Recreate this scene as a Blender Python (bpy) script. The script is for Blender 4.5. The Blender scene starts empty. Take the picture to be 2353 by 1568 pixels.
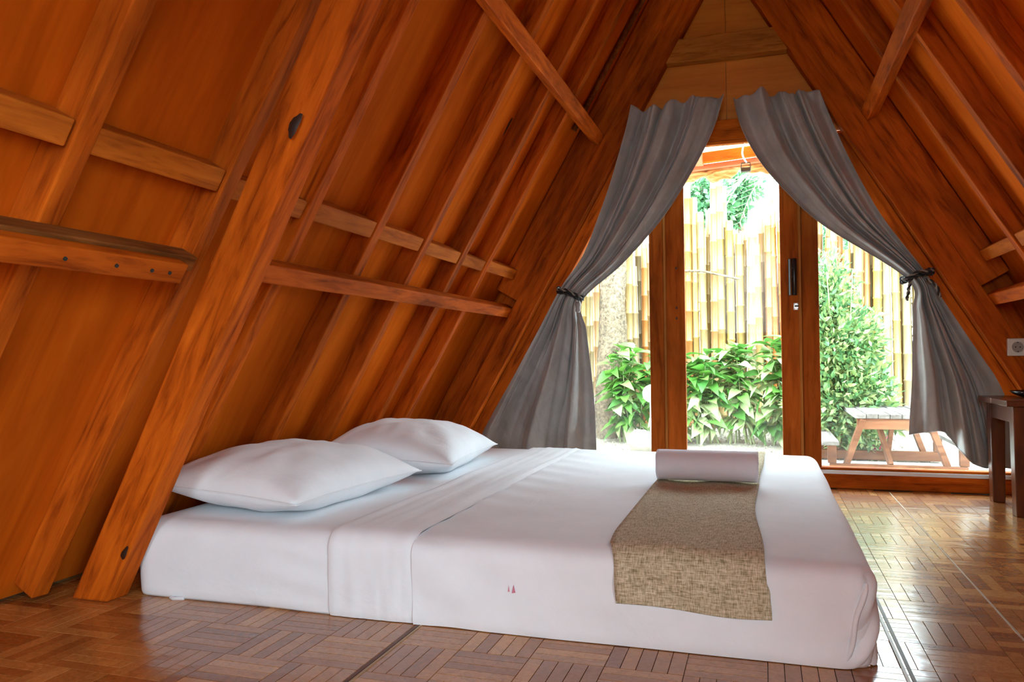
import bpy, bmesh, math, random
from mathutils import Vector, Matrix, noise
random.seed(7)
S = bpy.context.scene
COL = S.collection
R = math.radians

# ------------------------------------------------------------------ camera
F_PX, CX, CY, CAMH = 1800.0, 1176.5, 784.0, 0.72
_y, _p, _r = R(17.742), R(1.102), R(-0.564)
_right = Vector((math.cos(_y), math.sin(_y), 0)); _fw = Vector((-math.sin(_y), math.cos(_y), 0)); _up = Vector((0, 0, 1))
_f2 = _fw * math.cos(_p) + _up * math.sin(_p); _u2 = _up * math.cos(_p) - _fw * math.sin(_p)
_r3 = _right * math.cos(_r) + _u2 * math.sin(_r); _u3 = _u2 * math.cos(_r) - _right * math.sin(_r)
CAM = Vector((0, 0, CAMH))
cd = bpy.data.cameras.new('camera'); cd.sensor_width = 36; cd.lens = F_PX / 2353 * 36
cd.clip_start = 0.02; cd.clip_end = 300
co = bpy.data.objects.new('camera', cd); COL.objects.link(co)
co.matrix_world = Matrix.Translation(CAM) @ Matrix((_r3, _u3, -_f2)).transposed().to_4x4()
S.camera = co

# ------------------------------------------------------------------ light
W = bpy.data.worlds.new('world'); S.world = W; W.use_nodes = True
bg = W.node_tree.nodes['Background']; bg.inputs[0].default_value = (0.73, 0.89, 1.0, 1); bg.inputs[1].default_value = 3.2
def portal(name, loc, rot, sx, sy):
    l = bpy.data.lights.new(name, 'AREA'); l.shape = 'RECTANGLE'; l.size = sx; l.size_y = sy
    l.cycles.is_portal = True
    o = bpy.data.objects.new(name, l); COL.objects.link(o); o.location = loc; o.rotation_euler = rot
# daylight enters by the garden door ahead and by two unseen windows added for light, in the right slope and front gable
YF = -1.95
WY0, WY1, WZ0, WZ1 = -1.85, -.20, .10, 1.50
GX0, GX1, GZ0, GZ1 = -.58, .23, 1.00, 2.05      # unseen window added in the front gable for more light
portal('portal_added_front_window', ((GX0 + GX1) / 2, YF - .06, (GZ0 + GZ1) / 2), (R(90), 0, 0), GX1 - GX0, GZ1 - GZ0)
portal('portal_garden', (-0.17, 4.72, 1.0), (R(-90), 0, 0), 2.9, 2.0)
portal('portal_added_roof_window', (1.517 + .36 / .866 - .577 * (WZ0 + WZ1) / 2, (WY0 + WY1) / 2, (WZ0 + WZ1) / 2), Vector((-.866, 0, -.5)).to_track_quat('-Z', 'Y').to_euler(), WY1 - WY0 + .1, WY1 - WY0 + .1)
vs = S.view_settings; S.display_settings.display_device = 'sRGB'
vs.view_transform = 'Standard'; vs.look = 'None'; vs.gamma = 1; vs.use_curve_mapping = False
vs.exposure = 2.9

# ------------------------------------------------------------------ helpers
def ray(x, y):
    return _r3 * ((x - CX) / F_PX) - _u3 * ((y - CY) / F_PX) + _f2
def onY(x, y, Y): d = ray(x, y); return CAM + d * (Y / d.y)
def onZ(x, y, z=0): d = ray(x, y); return CAM + d * ((z - CAMH) / d.z)
def lerp(a, b, t): return a + (b - a) * t
def curve_at(pts, t):
    """piecewise smooth interpolation of a list of tuples, t in 0..1"""
    n = len(pts) - 1; s = min(max(t, 0), 1) * n; i = min(int(s), n - 1); f = s - i
    p0 = pts[max(i - 1, 0)]; p1 = pts[i]; p2 = pts[i + 1]; p3 = pts[min(i + 2, n)]
    out = []
    for a, b, c, d in zip(p0, p1, p2, p3):
        out.append(0.5 * (2 * b + (c - a) * f + (2 * a - 5 * b + 4 * c - d) * f * f + (3 * b - a - 3 * c + d) * f ** 3))
    return out

class MB:
    def __init__(s): s.v = []; s.f = []; s.sm = []
    def add(s, vs, fs, smooth=False):
        o = len(s.v); s.v += [Vector(v) for v in vs]
        s.f += [tuple(i + o for i in f) for f in fs]; s.sm += [smooth] * len(fs); return s
    def box(s, x0, x1, y0, y1, z0, z1):
        vs = [(x, y, z) for z in (z0, z1) for y in (y0, y1) for x in (x0, x1)]
        return s.add(vs, [(0, 2, 3, 1), (4, 5, 7, 6), (0, 1, 5, 4), (2, 6, 7, 3), (0, 4, 6, 2), (1, 3, 7, 5)])
    def hexa(s, c):   # 8 corners ordered like box
        return s.add(c, [(0, 2, 3, 1), (4, 5, 7, 6), (0, 1, 5, 4), (2, 6, 7, 3), (0, 4, 6, 2), (1, 3, 7, 5)])
    def beam(s, a, b, w, h, up=(0, 0, 1), seg=1, jit=0.0):
        a = Vector(a); b = Vector(b); d = (b - a).normalized(); up = Vector(up)
        sx = d.cross(up).normalized(); u = sx.cross(d).normalized(); vs = []
        for k in range(seg + 1):
            c = a.lerp(b, k / seg)
            for i, j in ((-1, -1), (1, -1), (1, 1), (-1, 1)):
                q = c + sx * (i * w / 2) + u * (j * h / 2)
                if jit: q += (noise.noise_vector(q * 5.0) * jit)
                vs.append(q)
        fs = []
        for k in range(seg):
            o = 4 * k
            for i in range(4):
                j = (i + 1) % 4; fs.append((o + i, o + j, o + 4 + j, o + 4 + i))
        fs += [(3, 2, 1, 0), tuple(4 * seg + i for i in range(4))]
        return s.add(vs, fs)
    def prism(s, pts, y0, y1):   # polygon in XZ extruded in Y
        n = len(pts); vs = [(x, y0, z) for x, z in pts] + [(x, y1, z) for x, z in pts]
        fs = [tuple(range(n)), tuple(range(2 * n - 1, n - 1, -1))]
        fs += [((i + 1) % n, i, n + i, n + (i + 1) % n) for i in range(n)]
        return s.add(vs, fs)
    def tube(s, pts, r, n=8, caps=True, smooth=True):
        pts = [Vector(p) for p in pts]; vs = []; m = len(pts); fs = []
        prev = None
        for i, p in enumerate(pts):
            d = (pts[min(i + 1, m - 1)] - pts[max(i - 1, 0)]).normalized()
            if prev is None:
                a = Vector((1, 0, 0)) if abs(d.x) < .8 else Vector((0, 1, 0)); u = d.cross(a).normalized()
            else: u = (prev - d * prev.dot(d)).normalized()
            prev = u; w = d.cross(u); rr = r[i] if isinstance(r, (list, tuple)) else r
            vs += [p + (u * math.cos(2 * math.pi * k / n) + w * math.sin(2 * math.pi * k / n)) * rr for k in range(n)]
        for i in range(m - 1):
            for k in range(n):
                k2 = (k + 1) % n; fs.append((i * n + k, i * n + k2, (i + 1) * n + k2, (i + 1) * n + k))
        s.add(vs, fs, smooth)
        if caps: s.add(vs[:n], [tuple(range(n))[::-1]]); s.add(vs[-n:], [tuple(range(n))])
        return s
    def lathe(s, prof, c=(0, 0, 0), n=16, smooth=True, ax=None):
        c = Vector(c); vs = []; fs = []
        for r, z in prof:
            for k in range(n):
                a = 2 * math.pi * k / n; q = Vector((r * math.cos(a), r * math.sin(a), z))
                vs.append(c + (ax @ q if ax else q))
        for i in range(len(prof) - 1):
            for k in range(n):
                k2 = (k + 1) % n; fs.append((i * n + k, i * n + k2, (i + 1) * n + k2, (i + 1) * n + k))
        return s.add(vs, fs, smooth)
    def grid(s, rows, smooth=True, flip=False):
        m = len(rows[0]); vs = [p for r in rows for p in r]; fs = []
        for i in range(len(rows) - 1):
            for j in range(m - 1):
                a = i * m + j; q = (a, a + 1, a + m + 1, a + m); fs.append(q[::-1] if flip else q)
        return s.add(vs, fs, smooth)
    def mesh(s, name, mat, off=Vector((0, 0, 0))):
        me = bpy.data.meshes.new(name); me.from_pydata([v - off for v in s.v], [], s.f)
        me.polygons.foreach_set('use_smooth', s.sm); me.materials.append(mat); me.update(); return me
    def build(s, name, mat, parent=None, bevel=0.0, solid=0.0, sub=0, fix=True):
        off = wloc(parent)
        o = bpy.data.objects.new(name, s.mesh(name, mat, off)); COL.objects.link(o); o.parent = parent
        if fix:
            b = bmesh.new(); b.from_mesh(o.data); bmesh.ops.recalc_face_normals(b, faces=b.faces); b.to_mesh(o.data); b.free()
        if sub:
            m = o.modifiers.new('sub', 'SUBSURF'); m.levels = sub; m.render_levels = sub
        if solid:
            m = o.modifiers.new('solid', 'SOLIDIFY'); m.thickness = solid; m.offset = 0
        if bevel:
            m = o.modifiers.new('bevel', 'BEVEL'); m.width = bevel; m.segments = 2; m.limit_method = 'ANGLE'; m.angle_limit = R(50)
        return o
def wloc(o):
    v = Vector((0, 0, 0))
    while o is not None: v += o.location; o = o.parent
    return v
def tag(o, label, cat, group=None, kind=None):
    o['label'] = label; o['category'] = cat
    if group: o['group'] = group
    if kind: o['kind'] = kind
    return o
def thing(name, loc, label, cat, group=None, kind=None):
    o = bpy.data.objects.new(name, None); COL.objects.link(o); o.location = loc; o.empty_display_size = .1
    return tag(o, label, cat, group, kind)
def inst(name, me, parent, loc, rot=None, scale=None):
    """a piece sharing mesh data, loc in world coordinates"""
    o = bpy.data.objects.new(name, me); COL.objects.link(o); o.parent = parent
    o.location = Vector(loc) - wloc(parent)
    if rot is not None:
        o.rotation_mode = 'QUATERNION'; o.rotation_quaternion = rot
    if scale: o.scale = scale
    return o

# ------------------------------------------------------------------ materials
def newmat(name):
    m = bpy.data.materials.new(name); m.use_nodes = True
    nt = m.node_tree; return m, nt, nt.nodes['Principled BSDF']
def N(nt, t, **k):
    n = nt.nodes.new(t)
    for a, b in k.items(): setattr(n, a, b)
    return n
def mapping(nt, rot=(0, 0, 0), scale=(1, 1, 1), coord='Object'):
    tc = N(nt, 'ShaderNodeTexCoord'); a = N(nt, 'ShaderNodeMapping'); a.inputs['Rotation'].default_value = rot
    b = N(nt, 'ShaderNodeMapping'); b.inputs['Scale'].default_value = scale
    nt.links.new(tc.outputs[coord], a.inputs[0]); nt.links.new(a.outputs[0], b.inputs[0]); return b.outputs[0]
def noise_tex(nt, vec, scale, detail=6, rough=.6, dist=0.0):
    n = N(nt, 'ShaderNodeTexNoise'); n.inputs['Scale'].default_value = scale; n.inputs['Detail'].default_value = detail
    n.inputs['Roughness'].default_value = rough; n.inputs['Distortion'].default_value = dist
    nt.links.new(vec, n.inputs['Vector']); return n.outputs['Fac']
def ramp(nt, fac, stops):
    r = N(nt, 'ShaderNodeValToRGB'); e = r.color_ramp.elements
    while len(e) < len(stops): e.new(0.5)
    for k, (p, c) in enumerate(stops): e[k].position = p; e[k].color = (*c, 1)
    nt.links.new(fac, r.inputs[0]); return r.outputs[0]
def mixc(nt, fac, a, b, mode='MIX'):
    m = N(nt, 'ShaderNodeMix', data_type='RGBA', blend_type=mode)
    for s, v in ((0, fac), (6, a), (7, b)):
        if hasattr(v, 'is_linked'): nt.links.new(v, m.inputs[s])
        elif isinstance(v, (int, float)): m.inputs[s].default_value = v
        else: m.inputs[s].default_value = (*v, 1)
    return m.outputs[2]
def bump(nt, h, strength, dist, bsdf):
    b = N(nt, 'ShaderNodeBump'); b.inputs['Strength'].default_value = strength; b.inputs['Distance'].default_value = dist
    nt.links.new(h, b.inputs['Height']); nt.links.new(b.outputs[0], bsdf.inputs['Normal'])
def wood(name, c_dark, c_mid, c_light, rot=0.0, axis='z', rough=.65, grain=34, stain=.62, coat=.0, vary=.25, spec=.06):
    m, nt, b = newmat(name)
    sc = {'x': (1.0, 9, 9), 'y': (9, 1.0, 9), 'z': (9, 9, 1.0)}[axis]
    v = mapping(nt, (0, rot, 0), sc); v0 = mapping(nt, (0, rot, 0), tuple(.35 if k == 1.0 else 1.2 for k in sc))
    g = noise_tex(nt, v, grain / 9, 8, .62, .6); big = noise_tex(nt, v0, 2.2, 5, .6, .4)
    col = ramp(nt, g, [(.28, c_dark), (.5, c_mid), (.74, c_light)])
    blot = ramp(nt, big, [(.30, tuple(k * (1 - stain) for k in (1, .92, .85))), (.56, (1, 1, 1)), (.75, (1.0, 1.0, 1.0))])
    col = mixc(nt, 1.0, col, blot, 'MULTIPLY')
    oi = N(nt, 'ShaderNodeObjectInfo'); rv = ramp(nt, oi.outputs['Random'], [(0, (1 - vary,) * 3), (1, (1, 1, 1))])
    col = mixc(nt, 1.0, col, rv, 'MULTIPLY')
    nt.links.new(col, b.inputs['Base Color'])
    b.inputs['Roughness'].default_value = rough; b.inputs['Coat Weight'].default_value = coat; b.inputs['Coat Roughness'].default_value = .3; b.inputs['Specular IOR Level'].default_value = spec
    bump(nt, g, .25, .004, b); return m
OD, OM, OL = (.24, .034, .003), (.62, .116, .007), (.80, .175, .011)
TH = R(30)
M = {}
M['beam_L'] = wood('beam_wood_left', OD, OM, OL, -TH); M['beam_R'] = wood('beam_wood_right', OD, OM, OL, TH)
PD, PM, PL = (.54, .090, .004), (.72, .136, .007), (.82, .175, .011)
M['ply_L'] = wood('plywood_left', PD, PM, PL, -TH, grain=14, stain=.35, rough=.75, spec=.02); M['ply_R'] = wood('plywood_right', PD, PM, PL, TH, grain=14, stain=.35, rough=.75, spec=.02)
M['beam_x'] = wood('beam_wood_across', OD, OM, OL, 0, 'x'); M['beam_y'] = wood('beam_wood_along', OD, OM, OL, 0, 'y'); M['beam_z'] = wood('beam_wood_upright', (.26, .052, .006), (.46, .105, .011), (.58, .15, .018), 0, 'z')
M['ply_G'] = wood('plywood_gable', (.58, .17, .018), (.70, .23, .028), (.78, .29, .042), 0, 'x', grain=18, stain=.25, rough=.4, coat=.05, spec=.2)
M['collar'] = wood('collar_wood', (.28, .08, .012), (.62, .22, .035), (.72, .29, .055), 0, 'x', grain=60, stain=.3)
M['mould'] = wood('moulding_wood', (.42, .15, .03), (.55, .22, .05), (.62, .26, .06), 0, 'z')
M['block'] = wood('blocking_wood', (.32, .065, .007), (.62, .155, .014), (.74, .21, .022), 0, 'y', stain=.4)
M['dark_y'] = wood('aged_wood_along', (.10, .03, .008), (.24, .075, .016), (.38, .13, .03), 0, 'y', stain=.6)
M['table'] = wood('table_wood', (.07, .020, .006), (.15, .042, .010), (.24, .07, .014), 0, 'z', rough=.3, coat=.4, spec=.4)
M['black_wood'] = wood('charred_wood', (.008, .005, .004), (.015, .008, .005), (.03, .015, .008), 0, 'z')
M['grey_wood'] = wood('weathered_wood', (.10, .09, .08), (.19, .17, .15), (.28, .26, .235), 0, 'y', coat=0, rough=.7)
M['red_wood'] = wood('garden_wood', (.08, .03, .014), (.17, .066, .03), (.25, .105, .05), 0, 'x', coat=0, rough=.6)
def plain(name, col, rough=.5, metal=0.0, bumpy=None, vary=0.0, spec=.5):
    m, nt, b = newmat(name); b.inputs['Base Color'].default_value = (*col, 1)
    b.inputs['Roughness'].default_value = rough; b.inputs['Metallic'].default_value = metal; b.inputs['Specular IOR Level'].default_value = spec
    v = mapping(nt); n = noise_tex(nt, v, bumpy[0] if bumpy else 20, 5)
    lo = tuple(k * (1 - (vary or .08)) for k in col)
    nt.links.new(ramp(nt, n, [(.3, lo), (.7, col)]), b.inputs['Base Color'])
    if bumpy: bump(nt, n, bumpy[1], bumpy[2], b)
    return m
def cloth(name, col, rough=.85, weave=900, wr=None, sheen=.1):
    m, nt, b = newmat(name); b.inputs['Roughness'].default_value = rough; b.inputs['Sheen Weight'].default_value = sheen
    b.inputs['Specular IOR Level'].default_value = .2
    v = mapping(nt); n = noise_tex(nt, v, 6, 6, .6); fine = noise_tex(nt, v, weave, 2)
    nt.links.new(ramp(nt, n, [(.3, tuple(k * .93 for k in col)), (.7, col)]), b.inputs['Base Color'])
    if wr: w = noise_tex(nt, mapping(nt, scale=wr[0]), wr[1], 4, .5, .8); bump(nt, w, wr[2], .01, b)
    else: bump(nt, fine, .1, .001, b)
    return m
M['sheet'] = cloth('white_cotton', (.88, .90, .94), wr=((3, 1.2, 3), 3.0, .28))
M['pillow'] = cloth('white_pillowcase', (.88, .90, .935), wr=((1, 1, 1), 7.0, .55))
M['towel'] = cloth('white_terry', (.86, .88, .96), weave=500)
_m, _nt, _b = newmat('beige_burlap')
_v1 = mapping(_nt, scale=(40, 330, 330)); _v2 = mapping(_nt, scale=(420, 40, 60))
_n1 = noise_tex(_nt, _v1, 1.0, 3); _n2 = noise_tex(_nt, _v2, 1.0, 3)
_mx = N(_nt, 'ShaderNodeMath', operation='ADD'); _nt.links.new(_n1, _mx.inputs[0]); _nt.links.new(_n2, _mx.inputs[1])
_hf = N(_nt, 'ShaderNodeMath', operation='MULTIPLY'); _hf.inputs[1].default_value = .5; _nt.links.new(_mx.outputs[0], _hf.inputs[0])
_nt.links.new(ramp(_nt, _hf.outputs[0], [(.36, (.22, .165, .085)), (.5, (.50, .41, .265)), (.62, (.72, .62, .46))]), _b.inputs['Base Color'])
_b.inputs['Roughness'].default_value = .9; _b.inputs['Specular IOR Level'].default_value = .1; bump(_nt, _hf.outputs[0], .4, .002, _b)
M['burlap'] = _m
_m, _nt, _b = newmat('grey_satin_curtain')
_n = noise_tex(_nt, mapping(_nt, scale=(1, 1, .6)), 9, 6, .65, .5)
_nt.links.new(ramp(_nt, _n, [(.3, (.26, .26, .25)), (.55, (.35, .35, .338)), (.75, (.42, .42, .41))]), _b.inputs['Base Color'])
_b.inputs['Roughness'].default_value = .42; _b.inputs['Sheen Weight'].default_value = .25; _b.inputs['Specular IOR Level'].default_value = .5
bump(_nt, noise_tex(_nt, mapping(_nt), 14, 4, .5, .4), .22, .004, _b)
M['curtain'] = _m
M['rope'] = plain('black_cord', (.02, .018, .018), .6, vary=.3); M['rope_pale'] = plain('pale_cord', (.28, .26, .22), .7)
M['white_metal'] = plain('white_aluminium', (.78, .78, .80), .4); M['chrome'] = plain('steel', (.62, .60, .56), .35, .8)
M['black'] = plain('black_enamel', (.012, .010, .010), .25); M['plastic'] = plain('ivory_plastic', (.72, .70, .62), .35); M['void'] = plain('dark_recess', (.02, .018, .015), .6)
M['knot'] = plain('dark_knot', (.045, .014, .005), .55, vary=.5)
# floor: varnished parquet fingers, each its own shade
def floor_mat(name, cols, rough=.24):
    m, nt, b = newmat(name)
    geo = N(nt, 'ShaderNodeNewGeometry'); oi = N(nt, 'ShaderNodeObjectInfo')
    ad = N(nt, 'ShaderNodeMath', operation='ADD'); fr = N(nt, 'ShaderNodeMath', operation='FRACT')
    nt.links.new(geo.outputs['Random Per Island'], ad.inputs[0]); nt.links.new(oi.outputs['Random'], ad.inputs[1]); nt.links.new(ad.outputs[0], fr.inputs[0])
    base = ramp(nt, fr.outputs[0], cols)
    tc = N(nt, 'ShaderNodeNewGeometry'); mp = N(nt, 'ShaderNodeMapping'); mp.inputs['Scale'].default_value = (9, 9, 9); nt.links.new(tc.outputs['Position'], mp.inputs[0])
    g = noise_tex(nt, mp.outputs[0], 4, 8, .7, 2.0)
    col = mixc(nt, 1.0, base, ramp(nt, g, [(.3, (.66, .60, .55)), (.6, (1, 1, 1))]), 'MULTIPLY')
    nt.links.new(col, b.inputs['Base Color']); b.inputs['Roughness'].default_value = rough
    b.inputs['Coat Weight'].default_value = .42; b.inputs['Coat Roughness'].default_value = .14; b.inputs['Specular IOR Level'].default_value = .35
    mp2 = N(nt, 'ShaderNodeMapping'); mp2.inputs['Scale'].default_value = (2.6, 5.5, 3); nt.links.new(tc.outputs['Position'], mp2.inputs[0])
    bump(nt, noise_tex(nt, mp2.outputs[0], 1.6, 4, .55, .5), .14, .02, b)
    nt.links.new(b.inputs['Normal'].links[0].from_socket, b.inputs['Coat Normal'])
    return m
M['parquet'] = floor_mat('varnished_parquet', [(0, (.29, .092, .023)), (.3, (.40, .145, .038)), (.6, (.48, .195, .052)), (.85, (.58, .26, .075)), (1, (.34, .115, .03))])
M['floor_base'] = plain('floor_joint', (.12, .04, .012), .5)
M['seam'] = plain('pale_seam', (.40, .26, .14), .4)
# glass: clear pane, faint reflection, dust towards the lower edge
def glass_mat():
    m, nt, b = newmat('window_glass'); out = nt.nodes['Material Output']; nt.nodes.remove(b)
    tr = N(nt, 'ShaderNodeBsdfTransparent'); tr.inputs[0].default_value = (.96, .98, .965, 1)
    gl = N(nt, 'ShaderNodeBsdfGlossy'); gl.inputs['Roughness'].default_value = .02
    fr = N(nt, 'ShaderNodeFresnel'); fr.inputs[0].default_value = 1.16
    mx = N(nt, 'ShaderNodeMixShader'); nt.links.new(fr.outputs[0], mx.inputs[0]); nt.links.new(tr.outputs[0], mx.inputs[1]); nt.links.new(gl.outputs[0], mx.inputs[2])
    df = N(nt, 'ShaderNodeBsdfDiffuse'); df.inputs[0].default_value = (.75, .76, .74, 1)
    geo = N(nt, 'ShaderNodeNewGeometry'); sp = N(nt, 'ShaderNodeSeparateXYZ'); nt.links.new(geo.outputs['Position'], sp.inputs[0])
    mr = N(nt, 'ShaderNodeMapRange'); mr.inputs[1].default_value = .10; mr.inputs[2].default_value = .55; mr.inputs[3].default_value = .20; mr.inputs[4].default_value = 0.015
    nt.links.new(sp.outputs['Z'], mr.inputs[0])
    n = noise_tex(nt, geo.outputs['Position'], 14, 8, .75); ml = N(nt, 'ShaderNodeMath', operation='MULTIPLY'); nt.links.new(n, ml.inputs[0]); nt.links.new(mr.outputs[0], ml.inputs[1])
    m2 = N(nt, 'ShaderNodeMixShader'); nt.links.new(ml.outputs[0], m2.inputs[0]); nt.links.new(mx.outputs[0], m2.inputs[1]); nt.links.new(df.outputs[0], m2.inputs[2])
    nt.links.new(m2.outputs[0], out.inputs[0]); return m
M['glass'] = glass_mat()

# ------------------------------------------------------------------ A-frame geometry
C30, S30 = math.cos(R(30)), .5
XL, XR, YG = -1.863, 1.517, 4.53
XC = (XL + XR) / 2
def SL(side, y, z=None, off=0.0, s=None):
    """point on the slope: off = outwards from the inner frame plane, z = height"""
    sg = 1 if side == 'L' else -1; x0 = XL if side == 'L' else XR
    if s is None: s = (z - .5 * off) / C30
    return Vector((x0 + sg * (s * S30 - off * C30), y, s * C30 + off * .5))
def sbox(mb, side, y0, y1, z0, z1, o0, o1, y0b=None, y1b=None):
    """box lying on the slope; z0,z1 heights measured on its inner face, o0 inner, o1 outer offset"""
    s0 = (z0 - .5 * o0) / C30; s1 = (z1 - .5 * o0) / C30
    y0b = y0 if y0b is None else y0b; y1b = y1 if y1b is None else y1b
    c = []
    for s, ya, yb in ((s0, y0, y1), (s1, y0b, y1b)):
        for y in (ya, yb):
            for o in (o1, o0): c.append(SL(side, y, off=o, s=s))
    return mb.hexa(c)
OB, OP = .19, .275           # inner faces of the common rafters and of the plywood
ZTOP = 3.0
YS = -2.0                    # front end of the cabin

# ---- floor
floor = tag(MB().box(-2.35, 2.0, YF - .1, 4.66, -.08, -.004).build('floor', M['floor_base']), 'glossy brown basket-weave parquet floor of the cabin', 'floor', kind='structure')
BL = .18; NF = 5; FW = BL / NF
strips = []
ix0, ix1, iy0, iy1 = int(-2.34 / BL) - 1, int(1.98 / BL) + 1, int(-1.5 / BL) - 1, int(4.5 / BL) + 1
for ix in range(ix0, ix1):
    for iy in range(iy0, iy1):
        for k in range(NF):
            if (ix + iy) % 2: x, y, hor = ix * BL + BL / 2, iy * BL + (k + .5) * FW, True
            else: x, y, hor = ix * BL + (k + .5) * FW, iy * BL + BL / 2, False
            if x < -2.25 or x > 1.95 or y > 4.45 or y < -1.5: continue
            strips.append((x, y, hor))
def floor_vis(x, y):
    q = Vector((x, y, 0)) - CAM; dz = q.dot(_f2)
    if dz < .3: return 99
    px = CX + F_PX * q.dot(_r3) / dz; py = CY - F_PX * q.dot(_u3) / dz
    if not (-30 < px < 2383 and py < 1600): return 50 + dz
    if -1.85 < x < .2 and 1.98 < y < 4: return 50 + dz
    return dz
strips.sort(key=lambda t: floor_vis(t[0], t[1]))
def strip_mb(mb, x, y, hor, z=0.0):
    a, b = (BL / 2 - .0004, FW / 2 - .0004) if hor else (FW / 2 - .0004, BL / 2 - .0004)
    e = .0006
    vs = [(x - a, y - b, z - .004), (x + a, y - b, z - .004), (x + a, y + b, z - .004), (x - a, y + b, z - .004),
          (x - a + e, y - b + e, z), (x + a - e, y - b + e, z), (x + a - e, y + b - e, z), (x - a + e, y + b - e, z)]
    return mb.add(vs, [(4, 5, 6, 7), (0, 1, 5, 4), (1, 2, 6, 5), (2, 3, 7, 6), (3, 0, 4, 7)])
sm_h = strip_mb(MB(), 0, 0, True).mesh('parquet_strip', M['parquet']); sm_v = strip_mb(MB(), 0, 0, False).mesh('parquet_strip', M['parquet'])
for x, y, hor in strips[:300]:
    inst('parquet_strip', sm_h if hor else sm_v, floor, (x, y, random.uniform(0, .0003)))
pf = MB()
for x, y, hor in strips[300:]: strip_mb(pf, x, y, hor, random.uniform(0, .0003))
o = pf.build('parquet_field', M['parquet'], floor, fix=False); o['kind'] = 'stuff'
for x, w in ((-.892, .009), (.305, .008), (.608, .005)):
    inst_mb = MB().box(x - w / 2, x + w / 2, -1.5, 4.44, -.003, .0016)
    inst_mb.build('floor_seam', M['seam'] if x > .6 else M['floor_base'], floor)  # rightmost seam takes the pale tone, its glint painted as colour
MB().box(-.885, -.880, -1.5, 4.44, -.003, .0020).build('floor_seam', M['seam'], floor)
MB().box(.289, .296, -1.5, 4.44, -.003, .0022).build('floor_seam', M['seam'], floor)

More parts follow.
